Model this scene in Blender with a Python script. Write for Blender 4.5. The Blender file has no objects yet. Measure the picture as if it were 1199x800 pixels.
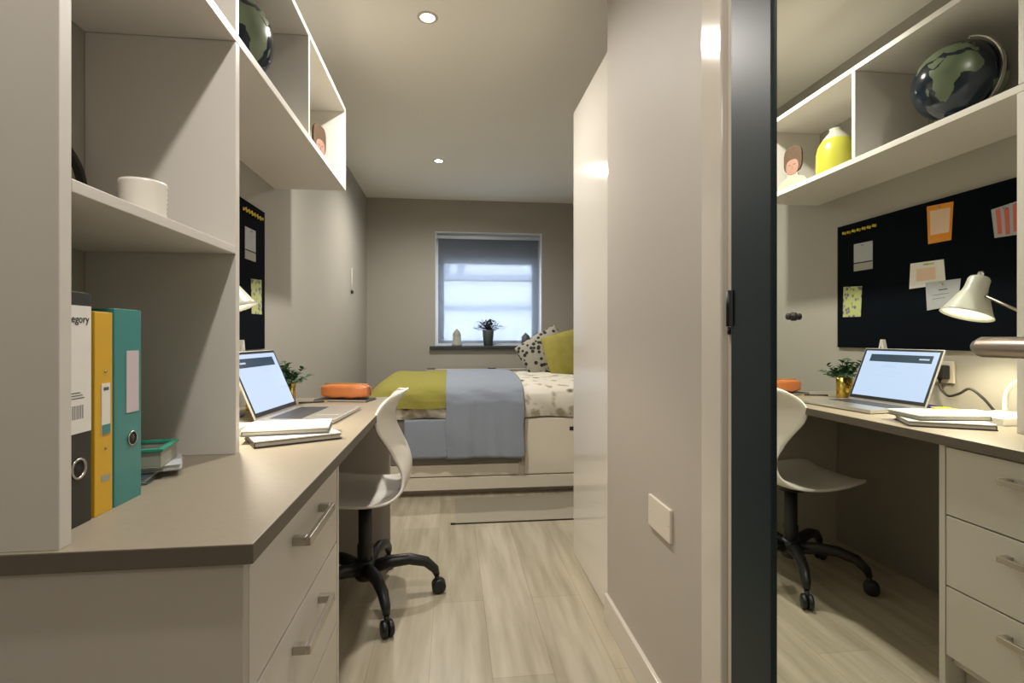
import bpy, bmesh, math, random
from mathutils import Vector, Matrix
R = math.radians
S = bpy.context.scene
COL = S.collection

# ------------------------------------------------------------------ camera, world, exposure
cd = bpy.data.cameras.new('camera'); cam = bpy.data.objects.new('camera', cd); COL.objects.link(cam)
cam.location = (0, 0, 1.03); cam.rotation_euler = (R(90), 0, R(-6.583))
cd.sensor_width = 36; cd.lens = 604.8/1199*36; cd.shift_y = -6.3/1199; cd.clip_start = .02
S.camera = cam
S.view_settings.view_transform = 'Standard'; S.view_settings.look = 'None'
S.view_settings.gamma = 1; S.view_settings.use_curve_mapping = False
S.view_settings.exposure = 0.6
w = bpy.data.worlds.new('world'); S.world = w; w.use_nodes = True
bg = w.node_tree.nodes['Background']; bg.inputs[0].default_value = (.84, .91, 1, 1); bg.inputs[1].default_value = 5.4
DOWN_E = 54.0       # W per ceiling downlight
LAMP_E = 3.6
LC = (1, .94, .865)
al = bpy.data.lights.new('rear_fill_light', 'AREA'); al.energy = 5; al.size = .6; al.color = LC      # soft fill added behind the camera, not a lamp of the room
ao = bpy.data.objects.new('rear_fill_light', al); COL.objects.link(ao); ao.location = (-.1, -1.3, 2.38)

# ------------------------------------------------------------------ materials
def mat(name, col, rough=.6, metal=0, noise=0, nscale=8, emit=None, es=1, bump=0, bscale=60, spec=.5, coat=0):
    m = bpy.data.materials.new(name); m.use_nodes = True; nt = m.node_tree
    b = nt.nodes['Principled BSDF']
    b.inputs['Base Color'].default_value = (*col, 1); b.inputs['Roughness'].default_value = rough
    b.inputs['Metallic'].default_value = metal; b.inputs['Specular IOR Level'].default_value = spec
    b.inputs['Coat Weight'].default_value = coat; b.inputs['Coat Roughness'].default_value = .08
    tc = nt.nodes.new('ShaderNodeTexCoord')
    if noise:
        n = nt.nodes.new('ShaderNodeTexNoise'); n.inputs['Scale'].default_value = nscale; n.inputs['Detail'].default_value = 4
        mx = nt.nodes.new('ShaderNodeMix'); mx.data_type = 'RGBA'
        mx.inputs[6].default_value = (*[c*(1-noise) for c in col], 1); mx.inputs[7].default_value = (*[min(1, c*(1+noise)) for c in col], 1)
        nt.links.new(tc.outputs['Object'], n.inputs['Vector']); nt.links.new(n.outputs[0], mx.inputs[0]); nt.links.new(mx.outputs[2], b.inputs['Base Color'])
    if bump:
        n2 = nt.nodes.new('ShaderNodeTexNoise'); n2.inputs['Scale'].default_value = bscale
        bp = nt.nodes.new('ShaderNodeBump'); bp.inputs['Strength'].default_value = bump; bp.inputs['Distance'].default_value = .004
        nt.links.new(tc.outputs['Object'], n2.inputs['Vector']); nt.links.new(n2.outputs[0], bp.inputs['Height']); nt.links.new(bp.outputs[0], b.inputs['Normal'])
    if emit:
        b.inputs['Emission Color'].default_value = (*emit, 1); b.inputs['Emission Strength'].default_value = es
    return m
M = {}
M['wall'] = mat('wall_paint', (.39, .37, .32), .85, noise=.03, nscale=3)
M['wall_right'] = mat('wall_paint_pale', (.44, .40, .35), .6, noise=.02, nscale=3)
M['ceiling'] = mat('ceiling_paint', (.90, .87, .79), .9)
M['white'] = mat('white_laminate', (.68, .65, .60), .42, noise=.02, nscale=5)
M['gloss'] = mat('gloss_white', (.74, .70, .63), .1, coat=.4)
M['trimw'] = mat('white_gloss_paint', (.60, .55, .48), .1)
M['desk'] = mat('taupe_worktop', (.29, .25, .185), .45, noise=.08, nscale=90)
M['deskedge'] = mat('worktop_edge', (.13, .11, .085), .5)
M['carcass'] = mat('grey_carcass', (.56, .52, .47), .6, noise=.02)
M['greylam'] = mat('grey_laminate', (.46, .42, .37), .5)
M['shadelam'] = mat('shade_grey_laminate', (.20, .18, .15), .5)  # dark tone put in for shade below the desk and the blanket
M['steel'] = mat('brushed_steel', (.50, .47, .42), .25, 1)
M['chrome'] = mat('chrome', (.8, .8, .8), .08, 1)
M['brass'] = mat('champagne_metal', (.50, .43, .36), .33, 1)
M['black'] = mat('black_plastic', (.012, .013, .013), .4)
M['ring'] = mat('black_metal', (.006, .007, .01), .25)
M['shell'] = mat('white_plastic', (.78, .75, .68), .3)
M['door'] = mat('dark_teal_lacquer', (.006, .016, .019), .42, spec=.35)
M['hinge'] = mat('dark_hinge', (.008, .009, .010), .4, .3)
M['mirror'] = mat('mirror_silver', (.93, .96, .89), .004, 1)
M['socket'] = mat('socket_plastic', (.68, .62, .53), .3)
M['pinboard'] = mat('black_felt', (.004, .006, .009), 1, noise=.1, nscale=200, spec=.05)
M['yellow'] = mat('yellow_card', (.72, .42, .018), .4)
M['teal'] = mat('teal_card', (.05, .26, .25), .3, noise=.05)
M['paper'] = mat('white_paper', (.82, .80, .76), .7)
M['papere'] = mat('page_edges', (.58, .54, .46), .8, noise=.15, nscale=300)
M['pinkpaper'] = mat('pale_label', (.62, .54, .56), .6)
M['blackcard'] = mat('black_card', (.022, .024, .020), .5)
M['orange'] = mat('orange_leather', (.58, .19, .06), .35, noise=.1, nscale=30, bump=.2, bscale=90)
M['dark'] = mat('dark_cover', (.04, .036, .034), .5)
M['blue'] = mat('slate_cover', (.08, .11, .13), .5)
M['green'] = mat('teal_green_plastic', (.04, .33, .22), .35)
M['alu'] = mat('aluminium', (.60, .59, .56), .35, .9)
M['keys'] = mat('keyboard_black', (.03, .03, .035), .5)
M['gold'] = mat('gold_pot', (.62, .44, .09), .22, .9)
M['leaf'] = mat('leaf_green', (.045, .12, .05), .5, noise=.4, nscale=30)
M['soil'] = mat('soil', (.03, .02, .015), .9)
M['leafdark'] = mat('heather_leaf', (.05, .06, .07), .7, noise=.3, nscale=40)
M['zinc'] = mat('zinc_pot', (.16, .19, .19), .5, .3, noise=.1, nscale=30)
M['stone'] = mat('pale_stone', (.36, .36, .30), .7)
M['greypl'] = mat('grey_ceramic', (.10, .11, .12), .4)
M['yvase'] = mat('yellow_glaze', (.38, .37, .045), .25)
M['sill'] = mat('dark_sill', (.035, .042, .05), .45)
M['frame'] = mat('window_frame', (.74, .78, .84), .4)
M['reveal'] = mat('reveal_paint', (.85, .85, .86), .7)
M['throw'] = mat('mustard_throw', (.29, .265, .05), .95, noise=.08, nscale=40, bump=.5, bscale=300)
M['blanket'] = mat('grey_blue_blanket', (.27, .31, .37), .95, noise=.06, nscale=60, bump=.5, bscale=260)
M['bedw'] = mat('bed_white', (.74, .68, .56), .4)
M['ypillow'] = mat('yellow_velvet', (.30, .265, .05), .8, noise=.3, nscale=12, bump=.4, bscale=40)
M['ocean'] = mat('globe_ocean', (.012, .02, .03), .12)
M['land'] = mat('globe_land', (.14, .18, .11), .3, noise=.25, nscale=25)
M['line'] = mat('dark_ink', (.02, .02, .025), .6)
M['greyc'] = mat('grey_card', (.42, .44, .46), .7, noise=.08, nscale=40)
M['orangec'] = mat('orange_print', (.80, .30, .02), .6)
M['skinpale'] = mat('pale_skin_print', (.50, .37, .29), .6)
M['peach'] = mat('peach_print', (.78, .58, .42), .6)
M['lime'] = mat('lime_print', (.45, .55, .12), .6)
M['pinkc'] = mat('coral_print', (.62, .14, .12), .6)
M['ypin'] = mat('yellow_pin', (.75, .60, .05), .4)
M['hair'] = mat('brown_hair', (.08, .045, .022), .7, noise=.3, nscale=60)
M['skin'] = mat('skin_tone', (.30, .17, .125), .6)
M['cable'] = mat('dark_cable', (.03, .028, .025), .5)
M['red'] = mat('red_pencil', (.5, .05, .03), .5)
M['bluep'] = mat('blue_pen', (.02, .04, .35), .4)
M['purple'] = mat('purple_pen', (.16, .03, .2), .4)
M['amber'] = mat('amber_wood', (.5, .28, .05), .5)
M['sticky'] = mat('sticky_yellow', (.85, .72, .05), .6)
M['rugm'] = mat('grey_rug', (.33, .30, .23), .95, noise=.1, nscale=120, bump=.4, bscale=300)
M['rugb'] = mat('rug_binding', (.035, .03, .025), .9)
M['extw'] = mat('render_white', (.80, .82, .84), .9)
M['extl'] = mat('ledge_grey', (.34, .37, .44), .9)
M['lampw'] = mat('lamp_enamel', (.60, .61, .52), .3)
M['bulb'] = mat('lamp_bulb', (1, 1, 1), .5, emit=(1, .93, .8), es=14)
M['led'] = mat('downlight_lens', (1, 1, 1), .5, emit=(1, .93, .84), es=22)
M['screen'] = mat('screen_page', (.02, .02, .02), .15, emit=(.55, .68, .95), es=.72)
M['screend'] = mat('screen_header', (.02, .02, .02), .15, emit=(.015, .035, .06), es=1)
M['screeng'] = mat('screen_text', (.02, .02, .02), .15, emit=(.40, .50, .68), es=.9)
M['clockf'] = mat('cream_face', (.40, .36, .22), .5)

# thin glass
m = bpy.data.materials.new('window_glass'); m.use_nodes = True; nt = m.node_tree; nt.nodes.clear()
o = nt.nodes.new('ShaderNodeOutputMaterial'); t = nt.nodes.new('ShaderNodeBsdfTransparent'); g = nt.nodes.new('ShaderNodeBsdfGlossy'); g.inputs[1].default_value = .02
x = nt.nodes.new('ShaderNodeMixShader'); x.inputs[0].default_value = .06
nt.links.new(t.outputs[0], x.inputs[1]); nt.links.new(g.outputs[0], x.inputs[2]); nt.links.new(x.outputs[0], o.inputs[0]); M['glass'] = m
# sheer blind
m = bpy.data.materials.new('sheer_blind'); m.use_nodes = True; nt = m.node_tree; nt.nodes.clear()
o = nt.nodes.new('ShaderNodeOutputMaterial'); t = nt.nodes.new('ShaderNodeBsdfTransparent'); t.inputs[0].default_value = (.80, .84, .90, 1)
tr = nt.nodes.new('ShaderNodeBsdfTranslucent'); tr.inputs[0].default_value = (.27, .29, .31, 1)
df = nt.nodes.new('ShaderNodeBsdfDiffuse'); df.inputs[0].default_value = (.35, .38, .42, 1)
x1 = nt.nodes.new('ShaderNodeMixShader'); x1.inputs[0].default_value = .45; x2 = nt.nodes.new('ShaderNodeMixShader'); x2.inputs[0].default_value = .42
nt.links.new(tr.outputs[0], x1.inputs[1]); nt.links.new(df.outputs[0], x1.inputs[2])
nt.links.new(x1.outputs[0], x2.inputs[1]); nt.links.new(t.outputs[0], x2.inputs[2]); nt.links.new(x2.outputs[0], o.inputs[0]); M['blind'] = m
# oak laminate floor: planks run away from the camera
m = mat('oak_laminate', (.5, .42, .3), .34); nt = m.node_tree; b = nt.nodes['Principled BSDF']
tc = nt.nodes.new('ShaderNodeTexCoord'); mp = nt.nodes.new('ShaderNodeMapping'); mp.inputs['Rotation'].default_value = (0, 0, R(90)); mp.inputs['Location'].default_value = (.3, .07, 0)
br = nt.nodes.new('ShaderNodeTexBrick'); br.inputs['Scale'].default_value = 1; br.inputs['Brick Width'].default_value = 1.25; br.inputs['Row Height'].default_value = .19
br.inputs['Mortar Size'].default_value = .0012; br.inputs['Mortar'].default_value = (.36, .31, .22, 1); br.offset = .37
br.inputs['Color1'].default_value = (.44, .395, .29, 1); br.inputs['Color2'].default_value = (.53, .48, .37, 1)
mp2 = nt.nodes.new('ShaderNodeMapping'); mp2.inputs['Scale'].default_value = (14, 1.3, 1)
n = nt.nodes.new('ShaderNodeTexNoise'); n.inputs['Scale'].default_value = 1.6; n.inputs['Detail'].default_value = 6
rp = nt.nodes.new('ShaderNodeValToRGB'); rp.color_ramp.elements[0].position = .33; rp.color_ramp.elements[0].color = (.74, .72, .68, 1); rp.color_ramp.elements[1].position = .66; rp.color_ramp.elements[1].color = (1.05, 1.05, 1.05, 1)
mx = nt.nodes.new('ShaderNodeMix'); mx.data_type = 'RGBA'; mx.blend_type = 'MULTIPLY'; mx.inputs[0].default_value = 1
nt.links.new(tc.outputs['Object'], mp.inputs[0]); nt.links.new(mp.outputs[0], br.inputs[0]); nt.links.new(tc.outputs['Object'], mp2.inputs[0]); nt.links.new(mp2.outputs[0], n.inputs[0])
nt.links.new(n.outputs[0], rp.inputs[0]); nt.links.new(br.outputs[0], mx.inputs[6]); nt.links.new(rp.outputs[0], mx.inputs[7]); nt.links.new(mx.outputs[2], b.inputs['Base Color']); M['floor'] = m
# voronoi prints
def spots(name, base, ink, scale, lo, hi, stretch=(1, 1, 1), extra=None):
    m = mat(name, base, .85); nt = m.node_tree; b = nt.nodes['Principled BSDF']
    tc = nt.nodes.new('ShaderNodeTexCoord'); mp = nt.nodes.new('ShaderNodeMapping'); mp.inputs['Scale'].default_value = stretch
    v = nt.nodes.new('ShaderNodeTexVoronoi'); v.inputs['Scale'].default_value = scale
    r = nt.nodes.new('ShaderNodeValToRGB'); e = r.color_ramp.elements
    e[0].position = lo; e[0].color = (*ink, 1); e[1].position = hi; e[1].color = (*base, 1)
    nt.links.new(tc.outputs['Object'], mp.inputs[0]); nt.links.new(mp.outputs[0], v.inputs['Vector']); nt.links.new(v.outputs['Distance'], r.inputs[0])
    out = r.outputs[0]
    if extra:
        n = nt.nodes.new('ShaderNodeTexNoise'); n.inputs['Scale'].default_value = extra[0]; n.inputs['Detail'].default_value = 3
        r2 = nt.nodes.new('ShaderNodeValToRGB'); e = r2.color_ramp.elements
        e[0].position = .36; e[0].color = (*extra[1], 1); e[1].position = .46; e[1].color = (1, 1, 1, 1)
        mx = nt.nodes.new('ShaderNodeMix'); mx.data_type = 'RGBA'; mx.blend_type = 'MULTIPLY'; mx.inputs[0].default_value = 1
        nt.links.new(tc.outputs['Object'], n.inputs['Vector']); nt.links.new(n.outputs[0], r2.inputs[0]); nt.links.new(out, mx.inputs[6]); nt.links.new(r2.outputs[0], mx.inputs[7]); out = mx.outputs[2]
    nt.links.new(out, b.inputs['Base Color']); return m
M['spotpillow'] = spots('spotted_cotton', (.36, .345, .285), (.02, .02, .02), 27, .36, .46)
M['floral'] = spots('floral_cotton', (.74, .70, .60), (.07, .07, .055), 6.5, .13, .24, (1, 1, 1.5), (11, (.55, .52, .42)))
M['floralcard'] = spots('floral_card', (.46, .52, .20), (.16, .13, .22), 40, .25, .45)

# ------------------------------------------------------------------ mesh helpers
class MB:
    def __init__(s): s.b = bmesh.new(); s.mi = 0
    def _mark(s, fs):
        for f in fs: f.material_index = s.mi
    def box(s, x0, x1, y0, y1, z0, z1, bev=0):
        vs = [s.b.verts.new(p) for p in ((x0,y0,z0),(x1,y0,z0),(x1,y1,z0),(x0,y1,z0),(x0,y0,z1),(x1,y0,z1),(x1,y1,z1),(x0,y1,z1))]
        fs = [s.b.faces.new([vs[i] for i in q]) for q in ((0,3,2,1),(4,5,6,7),(0,1,5,4),(1,2,6,5),(2,3,7,6),(3,0,4,7))]
        s._mark(fs)
        if bev:
            es = list({e for f in fs for e in f.edges})
            bmesh.ops.bevel(s.b, geom=es, offset=bev, segments=2, affect='EDGES', profile=.6, material=s.mi)
        return s
    def tube(s, pts, r, n=10, cap=True):
        pts = [Vector(p) for p in pts]; rr = r if isinstance(r, (list, tuple)) else [r]*len(pts); rings = []
        up = None
        for i, p in enumerate(pts):
            a = pts[max(i-1, 0)]; c = pts[min(i+1, len(pts)-1)]; t = (c-a).normalized()
            if up is None:
                up = t.orthogonal().normalized()
            u = (up - t*up.dot(t)).normalized(); up = u; v = t.cross(u)
            rings.append([s.b.verts.new(p + (u*math.cos(2*math.pi*k/n) + v*math.sin(2*math.pi*k/n))*rr[i]) for k in range(n)])
        for a, c in zip(rings, rings[1:]):
            for k in range(n):
                f = s.b.faces.new((a[k], a[(k+1)%n], c[(k+1)%n], c[k])); f.material_index = s.mi; f.smooth = True
        if cap:
            s._mark([s.b.faces.new(rings[0][::-1]), s.b.faces.new(rings[-1])])
        return s
    def lathe(s, prof, n=32, mtx=None, close=False):
        mtx = mtx or Matrix(); rings = []
        for r, z in prof:
            if r < 1e-6: rings.append([s.b.verts.new(mtx @ Vector((0, 0, z)))])
            else: rings.append([s.b.verts.new(mtx @ Vector((r*math.cos(2*math.pi*k/n), r*math.sin(2*math.pi*k/n), z))) for k in range(n)])
        for a, c in zip(rings, rings[1:]):
            for k in range(n):
                k2 = (k+1) % n
                if len(a) == 1 and len(c) == 1: continue
                if len(a) == 1: f = s.b.faces.new((a[0], c[k2], c[k]))
                elif len(c) == 1: f = s.b.faces.new((a[k], a[k2], c[0]))
                else: f = s.b.faces.new((a[k], a[k2], c[k2], c[k]))
                f.material_index = s.mi; f.smooth = True
        if close:
            for q in (rings[0], rings[-1]):
                if len(q) > 2: s._mark([s.b.faces.new(q)])
        return s
    def prism(s, pts, axis, a, b2):
        """polygon of 2-D points extruded along axis: x -> pts are (y,z); y -> (x,z); z -> (x,y)"""
        def P(p, h):
            return {'x': (h, p[0], p[1]), 'y': (p[0], h, p[1]), 'z': (p[0], p[1], h)}[axis]
        A = [s.b.verts.new(P(p, a)) for p in pts]; B = [s.b.verts.new(P(p, b2)) for p in pts]; n = len(pts)
        s._mark([s.b.faces.new(A), s.b.faces.new(B[::-1])] + [s.b.faces.new((A[i], B[i], B[(i+1)%n], A[(i+1)%n])) for i in range(n)])
        return s
    def grid(s, fn, nu, nv, smooth=True, closeu=False):
        V = [[s.b.verts.new(fn(i/nu, j/nv)) for j in range(nv+1)] for i in range(nu + (0 if closeu else 1))]
        L = len(V)
        for i in range(nu):
            for j in range(nv):
                try:
                    f = s.b.faces.new((V[i][j], V[(i+1)%L][j], V[(i+1)%L][j+1], V[i][j+1])); f.smooth = smooth; f.material_index = s.mi
                except ValueError: pass
        return s
    def build(s, name, mats, parent=None, loc=(0,0,0), rot=(0,0,0), bevel=0, solid=0, subd=0, auto=True, merge=False, off=-1):
        if merge: bmesh.ops.remove_doubles(s.b, verts=s.b.verts, dist=1e-5)
        bmesh.ops.recalc_face_normals(s.b, faces=s.b.faces)
        me = bpy.data.meshes.new(name); s.b.to_mesh(me); s.b.free()
        o = bpy.data.objects.new(name, me); COL.objects.link(o)
        for m_ in (mats if isinstance(mats, (list, tuple)) else [mats]): me.materials.append(M[m_] if isinstance(m_, str) else m_)
        o.location = loc; o.rotation_euler = rot
        if parent: o.parent = parent
        if solid: md = o.modifiers.new('solid', 'SOLIDIFY'); md.thickness = solid; md.offset = off
        if bevel: md = o.modifiers.new('bevel', 'BEVEL'); md.width = bevel; md.segments = 2; md.limit_method = 'ANGLE'
        if subd: md = o.modifiers.new('sub', 'SUBSURF'); md.levels = subd; md.render_levels = subd
        return o
def tag(o, label=None, cat=None, group=None, kind=None):
    if label: o['label'] = label
    if cat: o['category'] = cat
    if group: o['group'] = group
    if kind: o['kind'] = kind
    return o
def empty(name, loc, rz=0, label=None, cat=None, group=None, rot=None):
    o = bpy.data.objects.new(name, None); COL.objects.link(o); o.location = loc; o.rotation_euler = rot or (0, 0, rz)
    o.empty_display_size = .05
    return tag(o, label, cat, group)
def dup(root, loc, rz=None, label=None):
    r = root.copy(); COL.objects.link(r); r.location = loc
    if rz is not None: r.rotation_euler = (0, 0, rz)
    if label: r['label'] = label
    for ch in list(root.children):
        c = ch.copy(); COL.objects.link(c); c.parent = r
        for g in list(ch.children):
            d = g.copy(); COL.objects.link(d); d.parent = c
    return r
def bx(name, m_, parent, *a, bevel=.0015, **k): return MB().box(*a).build(name, m_, parent, bevel=bevel, **k)
def struct(o): o['kind'] = 'structure'; return o

# ------------------------------------------------------------------ the room
CZ = 2.40; YB = 5.23; YN = -2.2; XL = -.84; XR = .56; XRR = 1.40
struct(bx('floor', 'floor', None, XL-.1, XRR+.1, YN-.1, YB+.3, -.1, 0, bevel=0))
struct(bx('ceiling', 'ceiling', None, XL-.1, XRR+.1, YN-.1, YB+.3, CZ, CZ+.1, bevel=0))
struct(bx('wall_left', 'wall', None, XL-.1, XL, YN-.1, YB+.3, 0, CZ, bevel=0))
struct(bx('wall_near', 'wall', None, XL, XR, YN-.1, YN, 0, CZ, bevel=0))
WX0, WX1, WZ0, WZ1 = -.17, .912, .93, 2.08
wb = MB().box(XL, WX0, YB, YB+.3, 0, CZ).box(WX1, XRR, YB, YB+.3, 0, CZ).box(WX0, WX1, YB, YB+.3, 0, WZ0-.03).box(WX0, WX1, YB, YB+.3, WZ1, CZ)
struct(wb.build('wall_back', 'wall'))
DY0, DY1, DZ = .19, .985, 2.06     # door opening in the right wall
wr = MB().box(XR, XR+.12, YN-.1, DY0, 0, CZ).box(XR, XR+.12, DY1, 1.825, 0, CZ).box(XR, XR+.12, DY0, DY1, DZ, CZ)
wr.box(XR+.12, XRR, 1.70, 1.825, 0, CZ)
struct(wr.build('wall_right', 'wall_right'))
struct(bx('wall_bedside', 'wall', None, XRR, XRR+.1, 1.70, YB+.3, 0, CZ, bevel=0))
bb = MB().box(XR-.014, XR, 1.085, 1.822, 0, .10)
struct(bb.build('baseboard_right', 'trimw', bevel=.003))
struct(MB().box(XL, XL+.014, 2.47, YB, 0, .10).build('baseboard_left', 'trimw', bevel=.003))
struct(MB().box(XL+.014, XRR, YB-.014, YB, 0, .10).build('baseboard_back', 'trimw', bevel=.003))
# architrave and door lining
tm = MB().box(XR-.019, XR, .992, 1.078, 0, 2.14).box(XR-.019, XR, .10, .183, 0, 2.14).box(XR-.019, XR, .183, .992, DZ-.005, 2.14)
tm.box(XR-.006, XR+.12, .972, .992, 0, DZ).box(XR-.006, XR+.12, .183, .20, 0, DZ)
struct(tm.build('trim_1', 'trimw', bevel=.004))
# door leaf with a full height mirror
d = MB(); d.box(.556, .60, .204, .968, .008, DZ-.01)
door = struct(d.build('door_1', 'door', bevel=.001))
MB().box(.5535, .5565, .33, .836, .10, 1.99).build('mirror_panel', 'mirror', door)['label'] = 'full height mirror glass on the door'
fr = MB().box(.5475, .5565, .836, .966, .012, DZ-.012).box(.5475, .5565, .206, .33, .012, DZ-.012).box(.5475, .5565, .33, .836, 1.99, DZ-.012).box(.5475, .5565, .33, .836, .012, .10)
fr.build('mirror_frame', 'door', door, bevel=.002)
for z in (.215, 1.085, 1.85):
    h = MB().tube([(.549, .974, z-.036), (.549, .974, z+.036)], .0065, 12)
    h.tube([(.549, .974, z-.052), (.549, .974, z-.037)], .004, 10).box(.545, .549, .955, .970, z-.035, z+.035)
    h.build('hinge', 'hinge', door)
hd = MB().tube([(.556, .262, 1.02), (.520, .262, 1.02), (.500, .268, 1.02), (.490, .285, 1.02), (.488, .31, 1.02), (.488, .425, 1.02), (.489, .432, 1.02)], [.010, .010, .011, .011, .0095, .0095, .006], 16)
hd.build('door_handle', 'brass', door)['label'] = 'champagne coloured lever handle'
MB().lathe([(0, 0), (.027, 0), (.027, .006), (.024, .009), (0, .009)], 32, Matrix.Translation((.5475, .262, 1.02)) @ Matrix.Rotation(R(-90), 4, 'Y')).build('handle_rose', 'brass', door)
# small hook on the mirror glass
hk = MB().lathe([(0, 0), (.007, 0), (.007, .003), (.003, .004), (.003, .007), (.0055, .008), (.0055, .011), (0, .012)], 20, Matrix.Translation((.5535, .785, 1.062)) @ Matrix.Rotation(R(-90), 4, 'Y')).build('mirror_hook', 'dark', door)

# window
win = MB(); fy0, fy1 = YB+.13, YB+.20
gx0, gx1, gz0, gz1 = -.085, .83, .985, 1.775
win.box(WX0, gx0, fy0, fy1, WZ0, WZ1).box(gx1, WX1, fy0, fy1, WZ0, WZ1).box(gx0, gx1, fy0, fy1, WZ0, gz0).box(gx0, gx1, fy0, fy1, gz1, WZ1)
window = struct(win.build('window_1', 'frame', bevel=.004))
MB().box(gx0, gx1, fy0+.03, fy0+.036, gz0, gz1).build('window_pane', 'glass', window)
MB().box(gx0, gx1, fy0-.006, fy0+.02, 1.60, 1.612).build('glazing_bar', 'frame', window)
sl = struct(MB().box(WX0-.055, WX1+.055, YB-.045, YB, WZ0-.028, WZ0).box(WX0, WX1, YB, fy0, WZ0-.028, WZ0).build('trim_2', 'sill', bevel=.003))
struct(MB().box(WX0, WX0+.004, YB+.002, fy0, WZ0, WZ1).box(WX1-.004, WX1, YB+.002, fy0, WZ0, WZ1).box(WX0+.004, WX1-.004, YB+.002, fy0, WZ1-.004, WZ1).build('trim_3', 'reveal'))
# roller blind
blind = empty('roller_blind', (.371, YB+.075, 2.04), label='sheer roller blind lowered over the window above the bed', cat='blind')
MB().box(-.514, .514, .0, .0015, -1.085, .0).build('blind_fabric', 'blind', blind)
MB().tube([(-.53, 0, 0), (.53, 0, 0)], .018, 20).build('blind_roller', 'frame', blind)
MB().box(-.514, .514, -.005, .006, -1.106, -1.085).build('bottom_rail', 'frame', blind, bevel=.002)
for s_ in (-1, 1): MB().box(s_*.531-.004, s_*.531+.004, -.02, .02, -.02, .04).build('blind_bracket', 'frame', blind)

# house across the street, seen hazily through the blind
eb = empty('exterior_building', (0, 10, -3), label='pale rendered building outside beyond the bedroom window', cat='building')
MB().box(-5, 7, 0, 4, 0, 10).build('facade', 'extw', eb)
for z in (4.52, 5.12): MB().box(-5, 7, -.12, 0, z, z+.09).build('ledge', 'extl', eb, bevel=.01)
for x in (-.17, .10): MB().box(x, x+.12, -.03, 0, 5.25, 6.1).build('window_bay', 'extl', eb, bevel=.01)

# ------------------------------------------------------------------ ceiling downlights
dl = empty('ceiling_downlight', (-.106, 2.245, CZ), label='round recessed downlight in the ceiling nearer the camera, large in the picture', cat='ceiling light', group='recessed ceiling downlights')
MB().lathe([(.030, .0), (.030, -.004), (.042, -.004), (.044, 0)], 36).build('bezel', 'trimw', dl)
MB().lathe([(0, -.0015), (.030, -.0015)], 36).build('lens', 'led', dl)
labs = ['round recessed downlight in the ceiling farther away, close to the window wall', 'round recessed downlight above the near end of the desk, seen only at an angle']
for x, y, lb in zip((-.106, -.155), (4.07, .54), labs): dup(dl, (x, y, CZ), label=lb)
def lamp(x, y, k):
    l = bpy.data.lights.new('downlight_beam', 'SPOT'); l.energy = DOWN_E*k; l.spot_size = R(168); l.spot_blend = .9; l.shadow_soft_size = .03; l.color = LC
    o = bpy.data.objects.new('downlight_beam', l); COL.objects.link(o); o.location = (x, y, CZ-.02)
for x, y, k in ((-.106, 2.245, 1.1), (-.106, 4.07, 1.05), (-.155, .54, .66)): lamp(x, y, k)

# ------------------------------------------------------------------ wardrobe
wd = empty('wardrobe', (1.0, 2.115, 0), label='tall glossy white wardrobe standing behind the right wall, before the bed', cat='wardrobe')
bx('carcass', 'white', wd, -.408, .395, -.285, .285, .0, 2.088)
bx('wardrobe_door', 'gloss', wd, -.430, -.410, -.283, .283, .004, 2.086, bevel=.002)

# ------------------------------------------------------------------ desk
desk = empty('desk', (-.55, 1.58, 0), label='long taupe topped desk running along the left wall', cat='desk')
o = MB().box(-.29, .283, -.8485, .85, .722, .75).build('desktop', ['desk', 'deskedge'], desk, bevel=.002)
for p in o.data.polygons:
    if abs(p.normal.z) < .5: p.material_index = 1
bx('end_panel', 'greylam', desk, -.285, .268, .825, .843, 0, .722)
bx('modesty_panel', 'shadelam', desk, -.288, -.272, -.24, .823, .0, .722)  # coloured dark to deepen the shade under the desk
du = empty('drawer_unit', (-.56, 1.043, 0), label='white three drawer unit under the near end of the desk', cat='drawers')
bx('side_panel', 'carcass', du, -.278, .277, -.301, -.283, 0, .721)
bx('side_panel', 'white', du, -.278, .278, .273, .291, 0, .721)
bx('carcass', 'carcass', du, -.275, .255, -.281, .270, .10, .715)
bx('plinth', 'carcass', du, .20, .215, -.281, .270, 0, .10)
for z0, z1 in ((.128, .322), (.326, .522), (.526, .716)):
    dr = bx('drawer', 'white', du, .2575, .277, -.281, .270, z0, z1)
    zh = z1-.052
    MB().box(.300, .309, -.088, .108, zh-.008, zh+.008).box(.277, .301, -.088, -.072, zh-.008, zh+.008).box(.277, .301, .092, .108, zh-.008, zh+.008).build('handle', 'steel', dr, bevel=.0015)

# ------------------------------------------------------------------ bookcase on the desk
bc = empty('bookshelf', (-.675, 1.65, .75), label='white shelving unit standing on the desk with open compartments below the ceiling', cat='shelves')
def b2(name, y0, y1, z0, z1, x0=-.164, x1=.165, m_='white'): return bx(name, m_, bc, x0, x1, y0-1.65, y1-1.65, z0-.75, z1-.75, bevel=.001)
b2('side_panel', .738, .760, .75, 2.125)
b2('side_panel', 1.291, 1.313, .75, 1.729)
b2('shelf', .761, 1.290, 1.225, 1.243)
b2('bottom_board', .761, 2.545, 1.730, 1.752)
b2('top_board', .761, 2.545, 2.104, 2.125)
b2('divider', 1.291, 1.309, 1.753, 2.103)
b2('divider', 1.915, 1.933, 1.753, 2.103)
b2('side_panel', 2.546, 2.566, 1.730, 2.125)

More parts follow.
